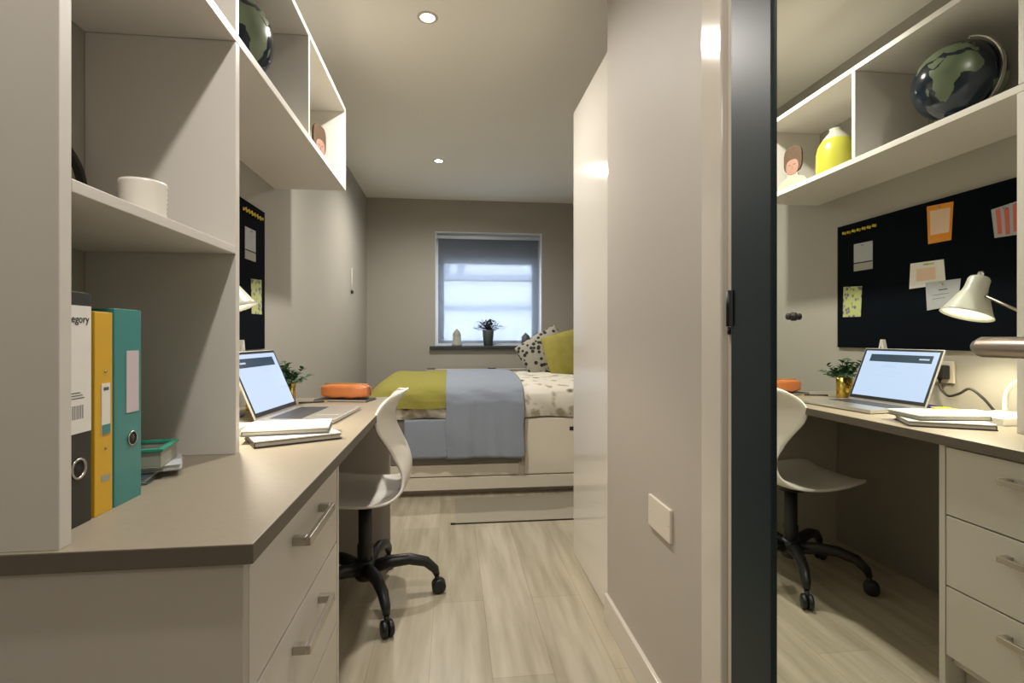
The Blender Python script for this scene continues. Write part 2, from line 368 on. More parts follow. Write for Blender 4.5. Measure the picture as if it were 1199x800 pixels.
# ------------------------------------------------------------------ chair
ch = empty('desk_chair', (-.338, 2.068, 0), rz=R(0), label='white moulded swivel chair with black five star base at the desk', cat='chair')
prof = [(-.215, .418, .13), (-.20, .432, .18), (-.15, .428, .205), (-.05, .412, .215), (.05, .408, .21), (.12, .418, .19), (.162, .455, .155), (.180, .515, .13), (.172, .575, .13), (.145, .635, .155), (.118, .69, .185), (.114, .735, .195), (.130, .775, .18), (.155, .808, .13), (.170, .822, .06)]
def shell(u, v):
    k = u*(len(prof)-1); i = min(int(k), len(prof)-2); f = k-i
    p0, p1, p2, p3 = (prof[max(i-1, 0)], prof[i], prof[i+1], prof[min(i+2, len(prof)-1)])
    q = [.5*((2*b_)+(-a_+c_)*f+(2*a_-5*b_+4*c_-d_)*f*f+(-a_+3*b_-3*c_+d_)*f**3) for a_, b_, c_, d_ in zip(p0, p1, p2, p3)]
    s_ = (v-.5)*2; wv = q[2]
    back = max(0, min(1, (u-.42)/.15))
    return (q[0]-.045*back*abs(s_)**2.2, s_*wv, q[1]+(1-back)*.016*abs(s_)**3)
MB().grid(shell, 56, 20).build('seat_shell', 'shell', ch, solid=.009, off=1)
MB().lathe([(0, .372), (.055, .372), (.075, .392), (.075, .400), (0, .400)], 28).build('seat_mount', 'black', ch)
MB().lathe([(0, .10), (.030, .10), (.030, .22), (.026, .225), (.026, .37), (0, .37)], 24).build('gas_column', 'black', ch)
MB().lathe([(0, .085), (.034, .085), (.042, .10), (.042, .145), (.034, .16), (0, .16)], 28).build('hub', 'black', ch)
for k in range(5):
    a = R(6+72*k); ca, sa = math.cos(a), math.sin(a)
    pts = [(.03, .128), (.10, .142), (.17, .145), (.235, .128), (.27, .095), (.278, .07)]
    lg = MB().tube([(r*ca, r*sa, z) for r, z in pts], [.025, .024, .022, .020, .017, .012], 12).build('leg', 'black', ch)
    cs = MB()
    for s_ in (-1, 1):
        ctr = Vector((.285*ca - s_*.011*sa, .285*sa + s_*.012*ca, .028))
        cs.lathe([(0, -.009), (.024, -.009), (.028, -.005), (.028, .005), (.024, .009), (0, .009)], 24, Matrix.Translation(ctr) @ Matrix.Rotation(a, 4, 'Z') @ Matrix.Rotation(R(90), 4, 'X'))
    cs.tube([(.278*ca, .278*sa, .03), (.278*ca, .278*sa, .07)], .009, 10)
    cs.build('caster', 'black', lg)

# ------------------------------------------------------------------ laptop
lp = empty('laptop', (-.600, 1.874, .75), rz=R(-5), label='silver laptop open on the desk showing a pale web page', cat='laptop')
MB().box(-.004, .240, -.168, .168, .002, .015, .003).build('base', 'alu', lp)
MB().box(.028, .130, -.138, .138, .0150, .0158).build('keyboard', 'keys', lp)
MB().box(.150, .225, -.055, .055, .0150, .0154).build('trackpad', 'alu', lp, bevel=.0002)
for s_ in (-1, 1): MB().box(.02, .22, s_*.12-.004, s_*.12+.004, 0, .003).build('foot_strip', 'black', lp)
lid = MB().box(-.0035, .0035, -.168, .168, 0, .232, .0025).build('lid', 'alu', lp, loc=(-.002, 0, .014), rot=(0, R(-23), 0))
MB().box(.0036, .0042, -.165, .165, .006, .229).build('screen_bezel', 'black', lid)
MB().box(.0042, .0046, -.156, .156, .020, .220).build('screen', 'screen', lid)
MB().box(.0046, .0048, -.137, .128, .173, .205).build('screen_header', 'screend', lid)
for y0, y1, z0, z1 in ((-.0, .065, .150, .153), (.02, .05, .156, .160), (-.02, .085, .112, .1135), (-.03, .06, .126, .1275)): MB().box(.0046, .0048, y0, y1, z0, z1).build('screen_text', 'screeng', lid)
MB().box(.0048, .0049, -.125, -.085, .186, .192).build('header_text', 'screeng', lid)

# ------------------------------------------------------------------ things on the desk
def rect_obj(name, cx, cy, z, L, W, a, label, cat, group=None):
    return empty(name, (cx, cy, z), rz=a, label=label, cat=cat, group=group)
def book(cx, cy, z, L, W, H, a, label, cover='dark', name='notebook', group='notebooks beside the laptop'):
    e = empty(name, (cx, cy, z), rz=a, label=label, cat='notebook', group=group)
    MB().box(-L/2-.0015, L/2+.0015, -W/2-.0015, W/2+.0015, 0, .0035).box(-L/2, -L/2+.002, -W/2, W/2, .0035, H-.0016).box(-L/2, L/2, -W/2, W/2, H-.0016, H).build('cover', [cover], e, bevel=.0005)
    MB().box(-L/2+.0022, L/2-.003, -W/2+.002, W/2-.002, .0036, H-.0018).build('pages', 'papere', e)
    return e
a = math.atan2(.104, .188)
def ctr(p, a_, L, W): return (p[0]+math.cos(a_)*L/2-math.sin(a_)*W/2, p[1]+math.sin(a_)*L/2+math.cos(a_)*W/2)
c = ctr((-.489, 1.348), a, .215, .145)
nb = book(c[0], c[1], .75, .215, .145, .014, a, 'lower notebook by the laptop, pale cover over a dark back board', 'dark')
bx('top_sheet', 'paper', nb, -.107, .107, -.072, .072, .0141, .0175, bevel=.0003)
a2 = R(9); c = ctr((-.545, 1.412), a2, .215, .148)
nb = book(c[0], c[1], .7677, .215, .148, .012, a2, 'upper white notebook lying flat across the lower one', 'zinc')
bx('top_sheet', 'paper', nb, -.107, .107, -.074, .074, .0121, .0165, bevel=.0003)
pp = rect_obj('paper_pad', -.655, 1.52, .75, .13, .2, 0, 'white pad of paper beside the foot of the desk lamp', 'paper')
bx('pages', 'paper', pp, -.062, .062, -.10, .10, 0, .022, bevel=.0005); bx('back_board', 'greyc', pp, -.063, .063, -.101, .101, -.0, -.0+.0015, bevel=0)
# pencil case on a dark notebook
pc = empty('pencil_case', (-.458, 2.318, .7605), rz=R(-14), label='orange leather pencil case at the far end of the desk', cat='pencil case')
def pcs(u, v):
    th_ = 2*math.pi*u; t_ = v*2-1; k = (1-abs(t_)**6*.35)
    cx_ = math.copysign(abs(math.cos(th_))**.4, math.cos(th_))*.040*k; cz_ = math.copysign(abs(math.sin(th_))**.4, math.sin(th_))*.029*k
    return (t_*.105, cx_, .031+cz_+.0015*math.sin(t_*9+th_*2))
pb = MB().grid(pcs, 32, 24, closeu=True)
for sx in (0, 1):
    ring = [pcs(i/32, sx) for i in range(32)]; pb.b.faces.new([pb.b.verts.new(p) for p in ring])
pb.build('pouch', 'orange', pc, merge=True)
MB().tube([(-.10, 0, .0605), (-.05, 0, .0625), (0, 0, .063), (.05, 0, .0625), (.10, 0, .0605)], .0022, 8).build('zip', 'amber', pc)
MB().tube([(.104, 0, .05), (.112, -.008, .035), (.114, -.018, .015)], .002, 8).build('zip_pull', 'dark', pc)
book(-.462, 2.315, .75, .235, .105, .0095, R(-14), 'dark closed notebook under the orange pencil case', 'dark', group='notebooks at the far end of the desk')
pe = empty('pencil', (-.585, 2.24, .754), rz=R(20), label='dark pencil lying left of the orange pencil case', cat='pencil')
MB().tube([(-.05, 0, 0), (.05, 0, 0)], .0038, 6).build('barrel', 'dark', pe); MB().tube([(.05, 0, 0), (.065, 0, 0)], [.0038, .0005], 6).build('tip', 'amber', pe)
# gold pot with plant
def leaf(mb, p, d_, L, W, up=Vector((0, 0, 1))):
    d_ = d_.normalized(); s_ = d_.cross(up)
    if s_.length < .01: s_ = Vector((1, 0, 0))
    s_.normalize(); n_ = s_.cross(d_)
    rows = []
    for t_, w_ in ((0, .12), (.25, .8), (.5, 1), (.75, .75), (1, .08)):
        cpt = p + d_*L*t_ - Vector((0, 0, 1))*L*.25*t_*t_
        rows.append([mb.b.verts.new(cpt - s_*W*w_/2 + n_*W*.12*w_), mb.b.verts.new(cpt), mb.b.verts.new(cpt + s_*W*w_/2 + n_*W*.12*w_)])
    for r0, r1 in zip(rows, rows[1:]):
        for k in (0, 1):
            f = mb.b.faces.new((r0[k], r0[k+1], r1[k+1], r1[k])); f.smooth = True; f.material_index = mb.mi
pl = empty('potted_plant', (-.655, 2.150, .75), label='small green plant in a gold pot behind the laptop', cat='plant')
MB().lathe([(0, 0), (.029, 0), (.031, .004), (.033, .092), (.030, .092), (.028, .078), (0, .078)], 32).build('pot', 'gold', pl)
MB().lathe([(0, .080), (.028, .080)], 24).build('soil', 'soil', pl)
rnd = random.Random(4); st = MB(); lf = MB()
for i in range(26):
    az = rnd.random()*6.283; el = R(rnd.uniform(20, 85)); L = rnd.uniform(.05, .10)
    dv = Vector((math.cos(az)*math.cos(el), math.sin(az)*math.cos(el), math.sin(el)))
    p0 = Vector((dv.x*.012, dv.y*.012, .078)); pts = [p0, p0+dv*L*.5+Vector((0, 0, .01)), p0+dv*L]
    if pts[-1].x < -.13: continue
    st.tube(pts, .0012, 5)
    for t_ in (.45, .6, .75, .9, 1):
        b0 = p0+dv*L*t_
        for q in range(2):
            a_ = rnd.random()*6.283; leaf(lf, b0, dv*.6+Vector((math.cos(a_), math.sin(a_), rnd.uniform(-.1, .6))), rnd.uniform(.022, .034), rnd.uniform(.013, .019))
st.build('stems', 'leaf', pl); lf.build('foliage', 'leaf', pl)
# pen pot
pt = empty('pen_pot', (-.640, 2.072, .75), label='dark rimmed gold pen pot with pencils behind the laptop lid', cat='pen pot')
pt.location = (-.745, 2.06, .75)
MB().lathe([(0, 0), (.030, 0), (.031, .003), (.031, .095), (.0285, .095), (.0285, .006), (0, .006)], 32).build('cup', 'gold', pt)
for i, (dx, dy, m_, L) in enumerate(((.012, .004, 'red', .165), (-.008, .010, 'amber', .16), (.002, -.012, 'red', .17), (-.012, -.006, 'dark', .155))):
    e = empty('pencil', (-.745+dx*.4, 2.06+dy*.4, .757), label=['red pencil leaning out of the pen pot towards the room', 'amber pencil standing in the pen pot', 'red pencil leaning towards the camera in the pen pot', 'dark pencil standing in the pen pot'][i], cat='pencil', group='pencils in the pen pot', rot=(-dy*10, dx*10, 0))
    MB().tube([(0, 0, 0), (0, 0, L)], .0036, 6).build('barrel', m_, e); MB().tube([(0, 0, L), (0, 0, L+.014)], [.0036, .0006], 6).build('tip', 'amber', e)
# letter A
def letterA(h, wd_, t_, th_):
    mb = MB()
    for s_ in (-1, 1):
        mb.prism([(s_*wd_/2, 0), (s_*(wd_/2-th_*1.1), 0), (s_*.0003, h*.90), (s_*.0003, h), (s_*th_*.35, h)][::s_], 'x', -t_/2, t_/2)
    mb.box(-t_/2, t_/2, -wd_*.24, wd_*.24, h*.26, h*.26+th_*.8)
    return mb
la = empty('letter_ornament', (-.815, 2.115, .75), label='white letter A ornament behind the laptop', cat='letter')
letterA(.265, .135, .02, .012).build('letter', 'shell', la, bevel=.0015)
# phone, pens, sticky notes
ph = empty('blue_pen', (-.735, 1.845, .7545), rz=R(80), label='blue pen lying on the desk by the wall behind the laptop', cat='pen', group='pens behind the laptop')
MB().tube([(-.065, 0, 0), (.05, 0, 0)], .0045, 10).build('barrel', 'bluep', ph); MB().tube([(.05, 0, 0), (.065, 0, 0)], [.004, .001], 10).build('tip', 'purple', ph)
p2 = empty('black_pen', (-.755, 1.845, .7555), rz=R(84), label='thick black marker lying on the desk nearest the wall', cat='pen', group='pens behind the laptop')
MB().tube([(-.065, 0, 0), (.035, 0, 0)], .0055, 10).build('barrel', 'black', p2); MB().tube([(.035, 0, 0), (.07, 0, 0)], .006, 10).build('cap', 'black', p2)
sn = empty('sticky_notes', (-.725, 1.735, .75), rz=R(10), label='small yellow sticky note pad on the desk behind the notebooks', cat='sticky notes')
bx('pad', 'sticky', sn, -.03, .03, -.03, .03, 0, .01, bevel=.0005); bx('top_note', 'sticky', sn, -.029, .029, -.029, .030, .0101, .0108, bevel=0)
# socket, plug and cable
so = tag(MB().box(-.839, -.831, 1.80, 1.946, .845, .931, .002).build('wall_socket', 'socket'), 'white double wall socket above the desk behind the laptop', 'socket')
plg = empty('charger_plug', (-.831, 1.84, .888), label='black charger plug in the wall socket above the desk', cat='plug')
MB().box(0, .034, -.028, .028, -.028, .028, .008).build('plug_body', 'black', plg); MB().tube([(.018, 0, -.024), (.020, 0, -.045)], [.006, .004], 10).build('strain_relief', 'black', plg)
def sm(pts, n=6):
    pts = [Vector(p) for p in pts]; out = []
    for i in range(len(pts)-1):
        a_, b_, c_, d_ = pts[max(i-1, 0)], pts[i], pts[i+1], pts[min(i+2, len(pts)-1)]
        for k in range(n):
            f = k/n; out.append(.5*((2*b_)+(c_-a_)*f+(2*a_-5*b_+4*c_-d_)*f*f+(-a_+3*b_-3*c_+d_)*f**3))
    return out+[pts[-1]]
tag(MB().tube(sm([(-.811, 1.84, .842), (-.808, 1.825, .815), (-.79, 1.78, .800), (-.78, 1.73, .815), (-.785, 1.695, .836), (-.80, 1.66, .805), (-.815, 1.635, .765), (-.822, 1.615, .7555)]), .0048, 8).build('charger_cable', 'cable'), 'thin dark cable arching from the plug to the desk lamp', 'cable')

# ------------------------------------------------------------------ desk lamp
dlp = empty('desk_lamp', (-.775, 1.565, .75), label='white jointed desk lamp lit over the laptop beside the shelf panel', cat='lamp')
O = Vector((-.775, 1.565, .75))
MB().lathe([(0, 0), (.052, 0), (.054, .005), (.050, .016), (.030, .022), (0, .024)], 36).build('lamp_base', 'lampw', dlp)
E_ = Vector((-.715, 1.375, 1.060)) - O; J = Vector((-.642, 1.512, 1.160)) - O
MB().tube(sm([(0, 0, .02), (-.004, -.008, .10), tuple(E_*.55+Vector((-.01, .0, .0))), tuple(E_)]), .0075, 10).build('lower_arm', 'shell', dlp)
MB().lathe([(0, -.010), (.012, -.010), (.012, .010), (0, .010)], 20, Matrix.Translation(E_) @ Matrix.Rotation(R(90), 4, 'X')).build('elbow_joint', 'chrome', dlp)
MB().tube([tuple(E_), tuple(J)], .0048, 10).build('upper_arm', 'brass', dlp)
RC = Vector((-.636, 1.574, 1.102)) - O; ax = Vector((-.33, -.05, .94)).normalized()
mt = Matrix.Translation(RC) @ Vector((0, 0, 1)).rotation_difference(ax).to_matrix().to_4x4()
sh = MB().lathe([(.075, 0), (.068, .012), (.058, .035), (.047, .062), (.036, .082), (.032, .100), (.031, .128), (.026, .136), (0, .138)], 40, mt).build('lamp_shade', 'lampw', dlp, solid=.0018)
MB().lathe([(0, .138), (.011, .138), (.011, .152), (.007, .158), (0, .158)], 20, mt).build('shade_cap', 'chrome', sh)
MB().lathe([(0, .030), (.018, .034), (.026, .048), (.022, .066), (.012, .085), (0, .088)], 24, mt).build('bulb', 'bulb', dlp)
MB().tube([tuple(J), tuple(RC+ax*.07+Vector((-.02, -.030, 0)))], .006, 10).build('shade_joint', 'chrome', dlp)
l = bpy.data.lights.new('lamp_light', 'SPOT'); l.energy = LAMP_E*4; l.spot_size = R(140); l.spot_blend = .4; l.shadow_soft_size = .03; l.color = (1, .86, .66)
lo = bpy.data.objects.new('lamp_light', l); COL.objects.link(lo); lo.parent = dlp; lo.location = RC+ax*.028; lo.rotation_euler = Vector((0, 0, 1)).rotation_difference(ax).to_euler()

# ------------------------------------------------------------------ pinboard and cards
pbd = empty('pinboard', (XL, 1.866, 1.28), label='large black pinboard on the wall above the desk', cat='pinboard')
MB().box(.001, .010, -.542, .539, -.306, .30).build('board', 'pinboard', pbd, bevel=.001)
for y_ in (.539, -.545): MB().box(.001, .0115, y_, y_+.003, -.306, .30).build('edge_strip', 'black', pbd)
PX = -.8295
def card(name, pts, m_, label, cat='card', extras=()):
    cy = sum(p[0] for p in pts)/len(pts); cz = sum(p[1] for p in pts)/len(pts)
    e = empty(name, (PX, cy, cz), label=label, cat=cat, group='cards pinned on the black board')
    MB().prism([(y-cy, z-cz) for y, z in pts], 'x', 0, .0012).build('sheet', m_, e)
    P = pts
    for (u0, u1, v0, v1, mm, nm) in extras:
        def B(u, v):
            t_ = [(P[3][k]*(1-u)+P[2][k]*u)*(1-v)+(P[0][k]*(1-u)+P[1][k]*u)*v for k in (0, 1)]
            return (t_[0]-cy, t_[1]-cz)
        MB().prism([B(u0, v0), B(u1, v0), B(u1, v1), B(u0, v1)], 'x', .0012, .0016).build(nm, mm, e)
    MB().lathe([(0, 0), (.004, 0), (.003, .006), (.004, .008), (0, .009)], 12, Matrix.Translation((.0012, 0, (P[0][1]+P[1][1])/2-cz-.012)) @ Matrix.Rotation(R(90), 4, 'Y')).build('pin', 'chrome', e)
    return e
card('postcard', [(2.300, 1.475), (2.188, 1.473), (2.188, 1.343), (2.300, 1.344)], 'greyc', 'grey card with a black stripe near its foot, upper far corner of the black board', extras=((0, 1, .26, .31, 'line', 'stripe'), (0, 1, 0, .24, 'stone', 'caption_band')))
card('postcard', [(2.367, 1.275), (2.250, 1.268), (2.258, 1.123), (2.371, 1.125)], 'floralcard', 'lime and violet patterned card low on the far edge of the black board')
card('flyer', [(1.912, 1.562), (1.799, 1.554), (1.808, 1.406), (1.906, 1.407)], 'orangec', 'orange bordered flyer near the top of the black board', extras=((.12, .90, .22, .86, 'peach', 'inner_panel'),))
card('postcard', [(1.657, 1.487), (1.560, 1.497), (1.560, 1.380), (1.645, 1.383)], 'greyc', 'grey card with coral stripes, the nearest to the shelf panel on the black board', extras=((.15, .32, .1, .95, 'pinkc', 'stripe'), (.45, .62, .05, .9, 'pinkc', 'stripe'), (.75, .95, .1, .95, 'pinkc', 'stripe')))
card('note', [(1.988, 1.338), (1.839, 1.335), (1.830, 1.236), (1.994, 1.231)], 'paper', 'pale landscape note with a lime heading below the orange flyer', cat='note', extras=((.4, .72, .86, .93, 'lime', 'heading'), (.2, .75, .25, .75, 'peach', 'inner_panel')))
n2 = card('note', [(1.916, 1.249), (1.768, 1.251), (1.779, 1.150), (1.909, 1.135)], 'greyc', 'grey handwritten note overlapping the pale note beside the lamp shade', cat='note', extras=((.4, .65, .66, .69, 'line', 'writing'), (.2, .7, .50, .52, 'zinc', 'writing'), (.2, .6, .36, .38, 'zinc', 'writing')))
n2.location.x += .002
first = None; ORD = ['', 'second', 'third', 'fourth', 'fifth', 'sixth', 'last and seventh']
for i in range(7):
    y = 2.357-i*.0305
    if first is None:
        first = empty('push_pin', (PX, y, 1.540), label='yellow push pin at the far end of the row on the black board', cat='push pin', group='row of yellow push pins on the black board')
        MB().lathe([(0, 0), (.008, 0), (.005, .004), (.005, .009), (.007, .011), (0, .012)], 14, Matrix.Rotation(R(90), 4, 'Y')).build('pin_head', 'ypin', first)
    else:
        dup(first, (PX, y, 1.540-.001*(i % 2)), label=f'{ORD[i]} yellow push pin counted from the far corner of the black board')

# ------------------------------------------------------------------ items in the near compartments
def binder(y0, y1, h, m_, name, label, x1=-.547):
    e = empty(name, (x1-.14, (y0+y1)/2, .75), label=label, cat='binder', group='upright binders on the desk'); hw = (y1-y0)/2
    o_ = MB().box(-.14, .14, -hw, hw, 0, h, .0012)
    o_.build('cover', m_, e)
    MB().box(-.138, .136, -hw+.0025, hw-.0025, h-.0005, h+.0006).build('page_block', 'papere', e)
    return e, hw
e, hw = binder(.790, .856, .345, 'blackcard', 'lever_arch_file', 'black lever arch file with a large white spine label, nearest the camera')
bx('spine_label', 'paper', e, .1401, .1412, -hw+.002, hw-.002, .137, .325, bevel=0)
MB().lathe([(.0125, 0), (.0155, 0), (.0155, .003), (.0125, .003), (.0125, 0)], 28, Matrix.Translation((.1401, .004, .085)) @ Matrix.Rotation(R(90), 4, 'Y')).build('finger_ring', 'steel', e)
MB().lathe([(0, 0), (.0125, 0), (.0125, .001), (0, .001)], 28, Matrix.Translation((.1401, .004, .085)) @ Matrix.Rotation(R(90), 4, 'Y')).build('finger_hole', 'line', e)
cu = bpy.data.curves.new('t', 'FONT'); cu.body = 'category'; cu.size = .016; cu.align_x = 'CENTER'; cu.extrude = .0002
to = bpy.data.objects.new('t', cu); COL.objects.link(to); bpy.context.view_layer.update()
tm_ = bpy.data.meshes.new_from_object(to.evaluated_get(bpy.context.evaluated_depsgraph_get())); bpy.data.objects.remove(to); bpy.data.curves.remove(cu)
to = bpy.data.objects.new('lettering', tm_); COL.objects.link(to); tm_.materials.clear(); tm_.materials.append(M['line']); to.parent = e; to.location = (.1415, -.002, .300); to.rotation_euler = (R(90), 0, R(90))
bar = MB()
for k in range(7): bar.box(.1412, .1415, -.012+k*.004, -.0105+k*.004, .158, .178)
for k in range(3): bar.box(.1412, .1415, -.014+k*.001, .016-k*.004, .188+k*.004, .1893+k*.004)
bar.build('barcode', 'greypl', e)
e, hw = binder(.8635, .9055, .318, 'yellow', 'yellow_binder', 'yellow ring binder standing between the black file and the teal one')
bx('spine_label', 'paper', e, .1401, .1410, -.006, .014, .125, .205, bevel=0)
MB().box(.1410, .1413, -.006, .014, .125, .140).build('label_stripe', 'teal', e); MB().box(.1410, .1413, -.002, .010, .194, .199).build('label_text', 'greypl', e)
for z in (.102, .224): MB().lathe([(0, 0), (.0025, 0), (.002, .0015), (0, .002)], 12, Matrix.Translation((.1401, .004, z)) @ Matrix.Rotation(R(90), 4, 'Y')).build('rivet', 'steel', e)
MB().box(.1401, .1404, -.006, .014, .050, .060).build('spine_mark', 'stone', e)
e, hw = binder(.910, .983, .325, 'teal', 'teal_lever_arch_file', 'teal lever arch file at the far end of the binder row')
bx('spine_label', 'pinkpaper', e, .1401, .1410, -.006, .028, .150, .255, bevel=0)
MB().lathe([(.0105, 0), (.0125, 0), (.0125, .002), (.0105, .002)], 28, Matrix.Translation((.1401, .010, .105)) @ Matrix.Rotation(R(90), 4, 'Y')).build('finger_ring', 'steel', e)
MB().lathe([(0, 0), (.0110, 0), (.0110, .001), (0, .001)], 28, Matrix.Translation((.1401, .010, .105)) @ Matrix.Rotation(R(90), 4, 'Y')).build('finger_hole', 'line', e)
# small stack behind the binders
book(-.655, 1.075, .75, .15, .095, .012, R(12), 'small dark blue notebook at the bottom of the stack beside the teal file', 'blue', group='notebooks stacked beside the teal file')
book(-.650, 1.115, .7625, .19, .11, .011, R(25), 'white paged notebook in the middle of the stack beside the teal file', 'greyc', group='notebooks stacked beside the teal file')
ty = empty('desk_tray', (-.655, 1.105, .7740), rz=R(12), label='teal green plastic tray on top of the notebook stack', cat='tray')
MB().box(-.085, .085, -.05, .05, 0, .003).box(-.085, -.081, -.05, .05, .003, .032).box(.081, .085, -.05, .05, .003, .032).box(-.081, .081, -.05, -.046, .003, .032).box(-.081, .081, .046, .05, .003, .032).build('tray_body', 'stone', ty, bevel=.001)
MB().box(-.089, -.079, -.054, .054, .0322, .038).box(.079, .089, -.054, .054, .0322, .038).box(-.079, .079, -.054, -.044, .0322, .038).box(-.079, .079, .044, .054, .0322, .038).build('tray_rim', 'green', ty, bevel=.001)
tag(MB().box(-.075, .075, -.040, .040, 0, .018, .002).build('note_block', 'greyc', loc=(-.6553, 1.105, .7775), rot=(0, 0, R(12))), 'grey block of notes inside the teal green tray', 'paper')
# shelf items
cup = empty('ribbed_bowl', (-.600, 1.085, 1.243), label='white ribbed bowl on the middle shelf', cat='bowl')
pr_ = [(0, 0), (.036, 0)]
for k in range(9): z = .004+k*.0105; pr_ += [(.042+.0004*k, z), (.0445+.0004*k, z+.005)]
pr_ += [(.0455, .099), (.043, .099), (.038, .012), (0, .010)]
MB().lathe([(a_*.86, b_*.88) for a_, b_ in pr_], 48).build('bowl', 'shell', cup)
ck = empty('round_clock', (-.815, 1.137, 1.243), label='round black rimmed clock leaning on the middle shelf by the binders', cat='clock')
mc = Matrix.Translation((0, 0, .099)) @ Matrix.Rotation(R(90), 4, 'Y')
MB().lathe([(.088, .018), (.100, .018), (.1005, .0), (.100, -.014), (0, -.014), ], 56, mc).lathe([(.088, .018), (.088, .004)], 56, mc).build('clock_rim', 'black', ck)
MB().lathe([(0, .004), (.088, .004)], 48, mc).build('clock_face', 'clockf', ck)
MB().box(.006, .008, -.002, .002, .099, .160).box(.006, .008, -.045, 0, .097, .101).build('clock_hands', 'line', ck)
# globe
def inpoly(x, y, P):
    r = False; n = len(P)
    for i in range(n):
        x1, y1 = P[i]; x2, y2 = P[(i+1) % n]
        if (y1 > y) != (y2 > y) and x < (x2-x1)*(y-y1)/(y2-y1)+x1: r = not r
    return r
LANDS = [[(-17,15),(-16,21),(-10,29),(-6,35),(3,37),(10,37),(11,34),(20,31),(25,32),(33,31),(36,24),(39,16),(43,12),(51,12),(48,5),(41,-2),(39,-8),(40,-15),(35,-20),(35,-25),(31,-30),(26,-34),(19,-34.5),(15,-27),(12,-18),(13,-9),(9,-1),(9,4),(4,6),(-4,5),(-8,4),(-13,8)],
 [(44,-25),(47,-25),(50,-16),(49,-12),(44,-17)],
 [(35,28),(43,30),(48,30),(52,24),(60,22),(55,17),(45,13),(42,17)],
 [(-9,37),(-9,43),(-1,44),(-4,48),(3,51),(8,54),(9,57),(20,55),(24,60),(30,60),(24,66),(16,56),(11,59),(6,59),(13,66),(25,71),(45,67),(70,73),(110,76),(140,73),(178,68),(160,60),(142,54),(135,44),(128,38),(121,38),(121,28),(108,21),(107,10),(103,2),(98,10),(92,22),(88,21),(80,13),(77,8),(73,18),(67,25),(57,27),(50,30),(45,40),(37,37),(27,37),(23,40),(18,40),(13,45),(16,39),(10,44),(3,43),(0,39),(-5,36)],
 [(-80,8),(-72,12),(-62,10),(-50,1),(-35,-6),(-39,-15),(-42,-23),(-49,-27),(-58,-36),(-65,-42),(-68,-53),(-74,-50),(-71,-30),(-71,-18),(-81,-5)],
 [(-165,62),(-140,70),(-95,70),(-80,65),(-62,58),(-56,50),(-70,44),(-81,31),(-81,25),(-90,30),(-97,26),(-96,18),(-84,10),(-95,16),(-106,21),(-117,32),(-124,42),(-130,54),(-150,60)],
 [(114,-22),(122,-18),(131,-12),(137,-13),(142,-11),(147,-20),(153,-28),(149,-38),(138,-34),(129,-32),(116,-34)],
 [(-50,60),(-40,65),(-20,72),(-30,83),(-60,80),(-55,70)],
 [(-5,50),(1,51),(-2,56),(-5,58)]]
gl = empty('desk_globe', (-.676, 1.640, 1.752), label='dark globe with grey green continents in the top shelf compartment', cat='globe')
RG = .133; GC = Vector((0, 0, .180))
# turned so that Africa looks to the mirror, axis leaning towards the camera
yaw = math.atan2(-1.64, 1.108+.676); rotg = Matrix.Rotation(R(17), 4, 'X') @ Matrix.Rotation(yaw-R(12), 4, 'Z')
gb = MB(); NL, NT = 300, 160; V = []
for j in range(NT+1):
    la_ = math.pi*(j/NT-.5); V.append([gb.b.verts.new(GC + (rotg @ Vector((math.cos(la_)*math.cos(2*math.pi*i/NL), math.cos(la_)*math.sin(2*math.pi*i/NL), math.sin(la_))))*RG) for i in range(NL)])
for j in range(NT):
    for i in range(NL):
        f = gb.b.faces.new((V[j][i], V[j][(i+1)%NL], V[j+1][(i+1)%NL], V[j+1][i])); f.smooth = True
        lon = ((i+.5)*360/NL+180) % 360-180; lat = (j+.5)*180/NT-90
        f.material_index = 1 if (any(inpoly(lon, lat, P) for P in LANDS) or lat < -72) else 0
gb.build('sphere', ['ocean', 'land'], gl, merge=True)
axd = (rotg @ Vector((0, 0, 1))).normalized(); side = Vector((-.10, -1, 0)); side = (side-axd*side.dot(axd)).normalized()
arc = [GC + (axd*math.cos(t_) + side*math.sin(t_))*(RG+.010) for t_ in [math.pi*k/36 for k in range(37)]]
nrm = axd.cross(side).normalized()
mb = MB()
rg = [[mb.b.verts.new(p + nrm*s1*.0075 + (p-GC).normalized()*s2*.003) for s1, s2 in ((-1, -1), (1, -1), (1, 1), (-1, 1))] for p in arc]
for a_, c_ in zip(rg, rg[1:]):
    for k in range(4): mb.b.faces.new((a_[k], a_[(k+1)%4], c_[(k+1)%4], c_[k]))
mb.b.faces.new(rg[0]); mb.b.faces.new(rg[-1][::-1])
mb.build('meridian_ring', 'chrome', gl, bevel=.001)
for s_ in (1, -1): MB().tube([GC+axd*s_*(RG-.002), GC+axd*s_*(RG+.018)], .004, 10).build('axis_pin', 'chrome', gl)
low = GC - axd*(RG+.013)
MB().lathe([(0, 0), (.060, 0), (.062, .005), (.050, .011), (.016, .017), (.011, .022), (.010, .038), (0, .040)], 36).build('globe_base', 'black', gl)
MB().tube([(0, 0, .030), (low.x*.5, low.y*.5, .032), tuple(low)], .006, 10).build('stem', 'steel', gl)
# vase
vs = empty('yellow_vase', (-.675, 2.225, 1.752), label='yellow bottle shaped vase in the far top compartment', cat='vase')
MB().lathe([(0, 0), (.070, 0), (.080, .010), (.084, .06), (.083, .13), (.076, .165), (.060, .192)], 48).build('body', 'yvase', vs)
MB().lathe([(.060, .192), (.045, .212), (.032, .226), (.026, .238), (.028, .246), (.023, .246), (.020, .236), (.018, .15)], 48).build('neck', 'stone', vs)
